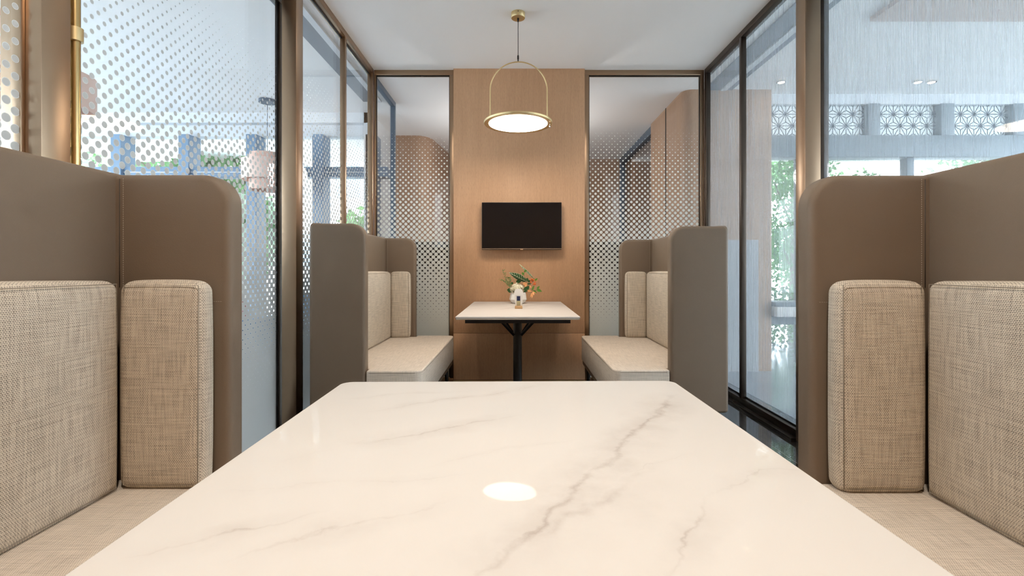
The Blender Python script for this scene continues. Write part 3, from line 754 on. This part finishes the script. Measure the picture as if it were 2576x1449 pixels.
# ------------------------------------------------------------------ vase and flowers (picture-like coordinates kept only to size them)
K = .003418 / 9.657
def F(x, y, d=0.): return Vector(((1240 - 1299) * .003418 + x * K, 4.13 + d, EYE + 33 * .003418 - y * K))
vz = .7395; vx = F(616, 0)[0]
bm = B(); prof = [(.045, 0), (.053, .002), (.0765, .034), (.066, .094), (.062, .095), (.058, .09), (.066, .035)]
lathe(bm, prof, 0, 0, 9, smooth=False); vs_ = link('vase', bm, M['white'], loc=(vx, 4.13, vz)); vs_.rotation_euler.z = .25
tag(vs_, 'white faceted ceramic vase on the wall table', 'vase')
def leafmesh(bm, base, tip, width, droop=.0, side=None, n=8, fold=.15):
    base, tip = Vector(base), Vector(tip); d = tip - base; L = d.length; d.normalize()
    s = side or d.cross(Vector((0, 1, .2))); s = Vector(s); s = (s - d * s.dot(d)).normalized(); nn = d.cross(s)
    rows = []
    for i in range(n + 1):
        t = i / n; w = width * math.sin(math.pi * t ** .8) ** .9 if 0 < t < 1 else 0.0004
        c = base + d * L * t + Vector((0, 0, -droop * math.sin(math.pi * t)))
        rows.append([bm.verts.new(c - s * w + nn * w * fold), bm.verts.new(c), bm.verts.new(c + s * w + nn * w * fold)])
    for a, b in zip(rows, rows[1:]):
        for k in range(2): bm.faces.new((a[k], a[k + 1], b[k + 1], b[k])).smooth = True
def stemtube(parent, pts, r=.0012, m='stem'):
    bm = B(); tube(bm, pts, r, 8); return link('stem', bm, M[m], parent, smooth=40)
inv = F(600, 1000, 0)       # inside the vase mouth
def item(name, label, cat='flower'):
    o = empty(name, (vx, 4.13, vz + .03)); tag(o, label, cat); o['group'] = 'stems standing in the white vase'
    return o
def loc_(o, p): return Vector(p) - Vector((vx, 4.13, vz + .03))
def rp(p): return Vector(p) - Vector((vx, 4.13, vz + .03))
rnd = random.Random(3)
# hydrangea
o = item('hydrangea', 'cream white hydrangea head low in the vase, behind the napkins')
bm = B(); c0 = F(590, 830, -.03)
for i in range(150):
    jr = rnd.uniform(.86, 1.14)
    v = Vector((rnd.gauss(0, 1), rnd.gauss(0, 1), rnd.gauss(0, 1))).normalized(); v.y = -abs(v.y) if rnd.random() < .7 else v.y
    c = c0 + Vector((v.x * .052, v.y * .035, v.z * .040)) * jr
    a = v.cross(Vector((.3, .2, 1))).normalized(); b_ = v.cross(a)
    for k in range(4):
        th = k * math.pi / 2 + rnd.random() * .4; d = a * math.cos(th) + b_ * math.sin(th)
        leafmesh(bm, c, c + d * .0135 + v * rnd.uniform(-.001, .006), .0062, side=v.cross(d), n=4)
link('petals', bm, M['cream'], o).location = -o.location
stemtube(o, [rp(c0), rp(inv) - Vector((0, 0, .04))])
# patterned leaves
def alocasia(label, base, tip, w, root_, side=None):
    o = item('patterned_leaf', label, 'leaf'); base, tip = Vector(base), Vector(tip)
    bm = B(); leafmesh(bm, base, tip, w, n=12, side=side, fold=.25); bl = link('blade', bm, M['g1'], o); bl.location = -o.location
    d = (tip - base); L = d.length; d.normalize(); s = side or d.cross(Vector((0, 1, .2))); s = Vector(s); s = (s - d * s.dot(d)).normalized(); nn = d.cross(s)
    for sg in (1, -1):
        pass
    bm = B(); lift = Vector((0, -.0012, 0))
    tube(bm, [base + lift, tip + lift], .0013, 6)
    for i in range(1, 7):
        t = i / 8; c = base + d * L * t
        for sg in (-1, 1):
            wv = w * math.sin(math.pi * min(.98, t + .14) ** .8) ** .9
            tube(bm, [c + lift, base + d * L * min(.97, t + .14) + s * sg * wv * .95 + nn * wv * .25 + lift], .0009, 5)
    rim_ = []
    for sg in (-1, 1):
        pts = []
        for i in range(13):
            t = i / 12; wv = w * math.sin(math.pi * t ** .8) ** .9 if 0 < t < 1 else 0.
            pts.append(base + d * L * t + s * sg * wv + nn * wv * .25 + lift)
        tube(bm, pts, .0008, 5)
    link('veins', bm, M['vein'], bl)
    stemtube(o, [rp(base), rp(root_)], .0015, 'g1')
alocasia('broad dark green leaf with white veins lying over the hydrangea', F(815, 655, -.01), F(390, 440, .0), .030, inv, side=(.25, -.5, 1))
alocasia('narrow dark green leaf with pale edges reaching highest in the bouquet', F(985, 580, .01), F(640, 235, .01), .0085, F(640, 1000), side=(.5, -.3, .6))
# left sprig
o = item('sage_sprig', 'sage green sprig with orange buds leaning left out of the vase', 'sprig')
main = [F(560, 960, -.02), F(430, 780, -.02), F(330, 610, -.02), F(240, 350, -.02)]; sec = [F(400, 760, -.03), F(280, 650, -.03), F(150, 620, -.03)]; ter = [F(430, 770, -.01), F(410, 640, -.01), F(390, 540, -.01)]
for pl in (main, sec, ter): stemtube(o, [rp(p) for p in pl], .0011)
bm = B()
for pl in (main, sec, ter):
    for i in range(len(pl) - 1):
        for k in range(5):
            t = k / 5; c = pl[i].lerp(pl[i + 1], t)
            for sg in (-1, 1):
                d = Vector((sg * rnd.uniform(.5, 1), rnd.uniform(-.6, .4), rnd.uniform(.1, 1))).normalized()
                leafmesh(bm, c, c + d * rnd.uniform(.012, .022), .0042, n=4)
link('leaves', bm, M['g3'], o).location = -o.location
for pl in (main, sec, ter):
    bm = B()
    for k in range(7):
        c = pl[-1].lerp(pl[-2], k * .12) + Vector((rnd.uniform(-.006, .006), rnd.uniform(-.006, .006), rnd.uniform(-.004, .006)))
        bmesh.ops.create_icosphere(bm, subdivisions=1, radius=rnd.uniform(.0022, .0035), matrix=Matrix.Translation(c))
    link('bud_cluster', bm, M['peach'], o).location = -o.location
# round green leaf branch at the top
o = item('round_leaf_branch', 'thin branch with round fresh green leaves in the middle of the bouquet', 'branch')
pl = [F(640, 980), F(720, 700), F(750, 540), F(760, 420), F(800, 370)]; stemtube(o, [rp(p) for p in pl], .0011)
bm = B()
for b_, t_, w in ((F(750, 500), F(705, 430), .0105), (F(765, 420), F(810, 375), .010), (F(720, 540), F(645, 495), .009), (F(765, 390), F(780, 440), .008)): leafmesh(bm, b_, t_, w, n=6)
link('leaves', bm, M['g2'], o).location = -o.location
# dark leaves
o = item('dark_leaf_branch', 'dark glossy leaves around the middle of the bouquet', 'branch')
stemtube(o, [rp(F(620, 1000)), rp(F(800, 700)), rp(F(830, 600))], .0013)
bm = B()
for b_, t_, w in ((F(820, 640), F(765, 555), .007), (F(820, 650), F(840, 565), .0125), (F(840, 665), F(925, 625), .010), (F(830, 710), F(925, 705), .007),
                  (F(745, 890, -.03), F(880, 760, -.03), .020), (F(470, 870, -.02), F(345, 850, -.02), .022), (F(430, 700, .0), F(500, 690, .0), .012), (F(560, 660, .01), F(700, 640, .01), .016), (F(740, 920, -.02), F(800, 880, -.02), .01)):
    leafmesh(bm, b_, t_, w, n=8)
link('leaves', bm, M['g1'], o).location = -o.location
# berries
o = item('berry_branch', 'branch of orange berries on the right of the bouquet', 'branch')
stemtube(o, [rp(F(650, 1000)), rp(F(850, 780)), rp(F(940, 690)), rp(F(1000, 600))], .0013)
for i in range(34):
    c = F(960, 640) + Vector((rnd.gauss(0, .012), rnd.gauss(0, .008), rnd.gauss(0, .011)))
    if i > 22: c = F(1005, 720) + Vector((rnd.gauss(0, .007), rnd.gauss(0, .006), rnd.gauss(0, .007)))
    bm = B(); bmesh.ops.create_icosphere(bm, subdivisions=2, radius=rnd.uniform(.0045, .006), matrix=Matrix.Translation(c))
    link('berry', bm, M['orange'], o, smooth=True).location = -o.location
bm = B()
for b_, t_, w in ((F(1010, 640), F(1080, 575), .008), (F(1000, 620), F(985, 585), .006), (F(950, 850), F(1000, 750), .008)): leafmesh(bm, b_, t_, w, n=6)
link('leaves', bm, M['g2'], o).location = -o.location
# lily right low
o = item('peach_lily', 'orange lily hanging over the right rim of the vase')
stemtube(o, [rp(F(640, 980)), rp(F(830, 910, -.03)), rp(F(950, 915, -.03))], .0013)
bm = B()
for b_, t_, w in ((F(960, 900, -.03), F(900, 1030, -.03), .007), (F(965, 905, -.03), F(940, 1050, -.03), .008), (F(970, 900, -.03), F(990, 980, -.04), .006), (F(960, 895, -.03), F(1040, 930, -.03), .005),
                  (F(940, 890, -.03), F(810, 860, -.03), .010), (F(920, 900, -.03), F(830, 905, -.03), .006), (F(830, 720, -.02), F(715, 690, -.03), .014), (F(820, 730, -.02), F(760, 770, -.03), .012), (F(930, 800, -.02), F(880, 750, -.02), .008)):
    leafmesh(bm, b_, t_, w, n=6)
link('petals', bm, M['peach'], o).location = -o.location
# right leaves
o = item('green_leaf_branch', 'branch of pointed green leaves reaching furthest right', 'branch')
stemtube(o, [rp(F(650, 990)), rp(F(880, 860, -.01)), rp(F(1040, 870, -.01)), rp(F(1060, 850, -.01))], .0012)
bm = B()
for b_, t_, w in ((F(1055, 845, -.01), F(1185, 895, -.01), .0125), (F(1060, 830, -.01), F(1130, 765, -.01), .009), (F(975, 870, -.01), F(1060, 930, -.01), .009), (F(945, 860, 0), F(985, 790, 0), .009)): leafmesh(bm, b_, t_, w, n=6)
link('leaves', bm, M['g2'], o).location = -o.location

# ------------------------------------------------------------------ napkins in a wooden stand, with a toothpick box
NX, NY = .017, 3.60; tz = .7395
o = empty('napkin_stand', (NX, NY, tz)); tag(o, 'small light wood napkin stand in front of the vase', 'stand')
boxes('base', M['woodbase'], [(-.028, .028, -.024, .024, 0, .021)], o, .001)
boxes('back_plate', M['acrylic'], [(-.026, .026, .017, .019, .021, .10)], o)
o = empty('napkin_stack', (NX, NY, tz + .021)); tag(o, 'fan of white paper napkins standing in the wood stand', 'napkins')
for k in range(5):
    bm = B(); pts = fillet([(-.024, 0, 0), (.024, 0, 0), (.033, .085, .01), (.030, .125, .022), (-.030, .125, .022), (-.033, .085, .01)], 5)
    prism(bm, [(u, v - k * .001) for u, v in pts], -.002 + k * .0035, .0005 + k * .0035, 1); bmesh.ops.recalc_face_normals(bm, faces=bm.faces)
    link('napkin', bm, M['paper'], o, smooth=40)
o = empty('toothpick_box', (NX - .001, NY - .010, tz + .021)); tag(o, 'clear toothpick box with navy label in front of the napkins', 'box')
boxes('case', M['acrylic'], [(-.016, .016, -.010, .006, .0, .075)], o)
boxes('label', M['navy'], [(-.0125, .0125, -.0125, -.0105, .038, .072)], o)
bm = B()
for k in range(11): tube(bm, [(-.012 + k * .0024, -.004, .002), (-.012 + k * .0024, -.004, .036)], .001, 6)
tk_ = link('toothpicks', bm, M['gold'], o); tk_['kind'] = 'stuff'

# ------------------------------------------------------------------ dark high bench right behind the back windows
o = empty('high_back_bench', (0.2, 4.53, 0)); tag(o, 'dark high backed bench directly behind the dotted back windows', 'bench')
boxes('backrest', M['darkuph'], [(-1.38, 1.38, -.05, .03, .2, 1.285)], o, .012)
boxes('seat', M['darkuph'], [(-1.38, 1.38, .035, .55, .22, .44)], o, .02)
for x in (-1.2, 1.2):
    for y in (0., .48): boxes('leg', M['black'], [(x - .02, x + .02, y - .02, y + .02, 0, .21)], o)

# ------------------------------------------------------------------ lounge on the left: drum lamps, armchairs
def drum(label, x, y):
    t = empty('drum_pendant', (x, y, CZ)); tag(t, label, 'lamp', 'tiered drum pendants of the left lounge')
    z = lambda v: EYE + v - CZ
    bm = B(); lathe(bm, [(.085, 0), (.085, -.03), (.0001, -.03)], seg=32, cap=False); link('canopy', bm, M['steelgrey'], t, smooth=40)
    bm = B(); tube(bm, [(0, 0, -.03), (0, 0, z(1.2))], .003, 8); link('cord', bm, M['steelgrey'], t)
    def tier(n, r, z0, z1, m):
        bm = B(); lathe(bm, [(r - .01, z1 - .003), (r, z1), (r, z0), (r - .01, z0 + .003), (r - .01, z1 - .003)], seg=64, cap=False); link(n, bm, m, t, smooth=50)
    tier('upper_shade', .170, z(1.12), z(1.21), M['shade']); tier('middle_shade', .246, z(.925), z(1.138), M['shadesmooth']); tier('lower_shade', .175, z(.82), z(.93), M['shade'])
    bm = B(); lathe(bm, [(.0001, z(1.205)), (.165, z(1.205)), (.165, z(1.2))], seg=32, cap=False); link('top_cover', bm, M['shadesmooth'], t)
drum('pink tiered drum pendant nearest the window wall, beside the left bronze column', -2.66, 5.18)
drum('pink tiered drum pendant mostly hidden behind the bronze post and brass handle', -2.77, 2.83)
drum('pink tiered drum pendant at the far left edge of the picture', -2.56, 2.33)
struct(boxes('trim_11', M['wood'], [(-2.032, -1.985, 1.95, 2.03, 0, CZ)]), 'slim oak post behind the far left pane')
def armchair(label, x, y, rz, m):
    t = empty('armchair', (x, y, 0), rz); tag(t, label, 'armchair', 'armchairs of the left lounge')
    bm = B(); pad(bm, (-.30, -.30, .22), (.30, .30, .44), .05, (.01, .01, .01), 6); link('seat', bm, m, t)
    bm = B(); pts = []
    prof = fillet([(-.42, .15, .03), (.42, .15, .03), (.42, .80, .2), (-.42, .80, .2)], 6)
    prism(bm, prof, .26, .38, 1); bmesh.ops.recalc_face_normals(bm, faces=bm.faces); bevel_all(bm, .03, 3, 50); link('backrest', bm, m, t, smooth=50)
    for s in (-1, 1):
        bm = B(); a, b = sorted((s * .30, s * .42)); pad(bm, (a, -.30, .15), (b, .30, .60), .05, (.005, 0, .0), 5); link('armrest', bm, m, t)
        for v in (-.25, .3): bm = B(); tube(bm, [(s * .33, v, .16), (s * .35, v, 0)], .015, 10); link('leg', bm, M['black'], t)
armchair('dusty pink armchair behind the lower dots of the left sliding door', -2.85, 4.1, R(10), M['pinkvelvet'])
armchair('blue armchair next to the pink one behind the left sliding door', -1.95, 4.35, R(-15), M['bluevelvet'])

# ------------------------------------------------------------------ outdoors
struct(boxes('ground', M['paving'], [(-30, 30, -12, 40, -.14, -.09)]), 'pale paving outdoors')
def tree(label, x, y, h, r, n, seed, m='leaf', name='tree', ls=1.):
    t = empty(name, (x, y, -.09)); tag(t, label, 'tree', 'trees outside the windows'); q = random.Random(seed)
    bm = B(); tube(bm, [(0, 0, 0), (.05, .02, h * .4), (0, 0, h * .8)], .05, 10, radii=[.08, .06, .02])
    cs = []
    for i in range(14):
        a = q.uniform(0, 6.28); zz = h * q.uniform(.38, .95); rr = r * q.uniform(.3, .8)
        c = Vector((math.cos(a) * rr, math.sin(a) * rr, zz)); cs.append((c, r * q.uniform(.3, .5)))
        tube(bm, [(0.03, .01, zz * .7), c], .015, 6)
    link('trunk', bm, M['bark'], t, smooth=40)
    bm = B()
    for i in range(n):
        c, rad = cs[i % 14]; v = Vector((q.gauss(0, 1), q.gauss(0, 1), q.gauss(0, 1))).normalized() * rad * q.uniform(.4, 1.05)
        p = c + v; d = Vector((q.gauss(0, 1), q.gauss(0, 1), q.gauss(0, 1))).normalized()
        leafmesh(bm, p, p + d * q.uniform(.12, .24) * ls, q.uniform(.035, .06) * ls, n=2)
    link('foliage', bm, M[m], t)
tree('leafy tree outside the lounge windows, furthest left', -10.2, 12.5, 5.2, 1.7, 2600, 1)
tree('leafy tree outside the lounge windows, second from the left', -6.9, 10.0, 4.8, 1.5, 2600, 2)
tree('low tree outside the lounge windows close to the left bronze column', -4.9, 8.6, 3.0, 1.0, 2400, 3)
tree('small tree outside, seen between the left column and the back corner', -2.9, 10.9, 3.2, 1.1, 2400, 4)
tree('bushy tree outside the right lounge windows next to the oak block', 5.0, 8.8, 3.2, 1.3, 9000, 5, ls=.5)
tree('bushy tree outside at the right picture edge', 8.6, 8.4, 4.2, 1.5, 7000, 6, ls=.6)
# hedge
bm = B(); q = random.Random(9)
for i in range(6000):
    p = Vector((q.uniform(3.0, 9), q.uniform(6.4, 7.2), q.uniform(-.05, .78))); d = Vector((q.gauss(0, 1), q.gauss(0, 1), q.gauss(0, 1) + .5)).normalized()
    leafmesh(bm, p, p + d * q.uniform(.05, .1), q.uniform(.014, .025), n=2)
hd = link('hedge', bm, M['leaf']); tag(hd, 'clipped green hedge outside the right lounge windows', 'hedge'); hd['kind'] = 'stuff'
bd = empty('building', (-6, 22, 0)); tag(bd, 'pale building behind the trees outside the lounge windows', 'building')
boxes('facade', M['building'], [(-12, 9, 0, 5, -.09, 7.5)], bd)
for i in range(9):
    for j in range(2): boxes('window_pane', M['winblue'], [(-11 + i * 2.2, -9.9 + i * 2.2, -.02, .0, 1.0 + j * 3.2, 2.6 + j * 3.2)], bd)
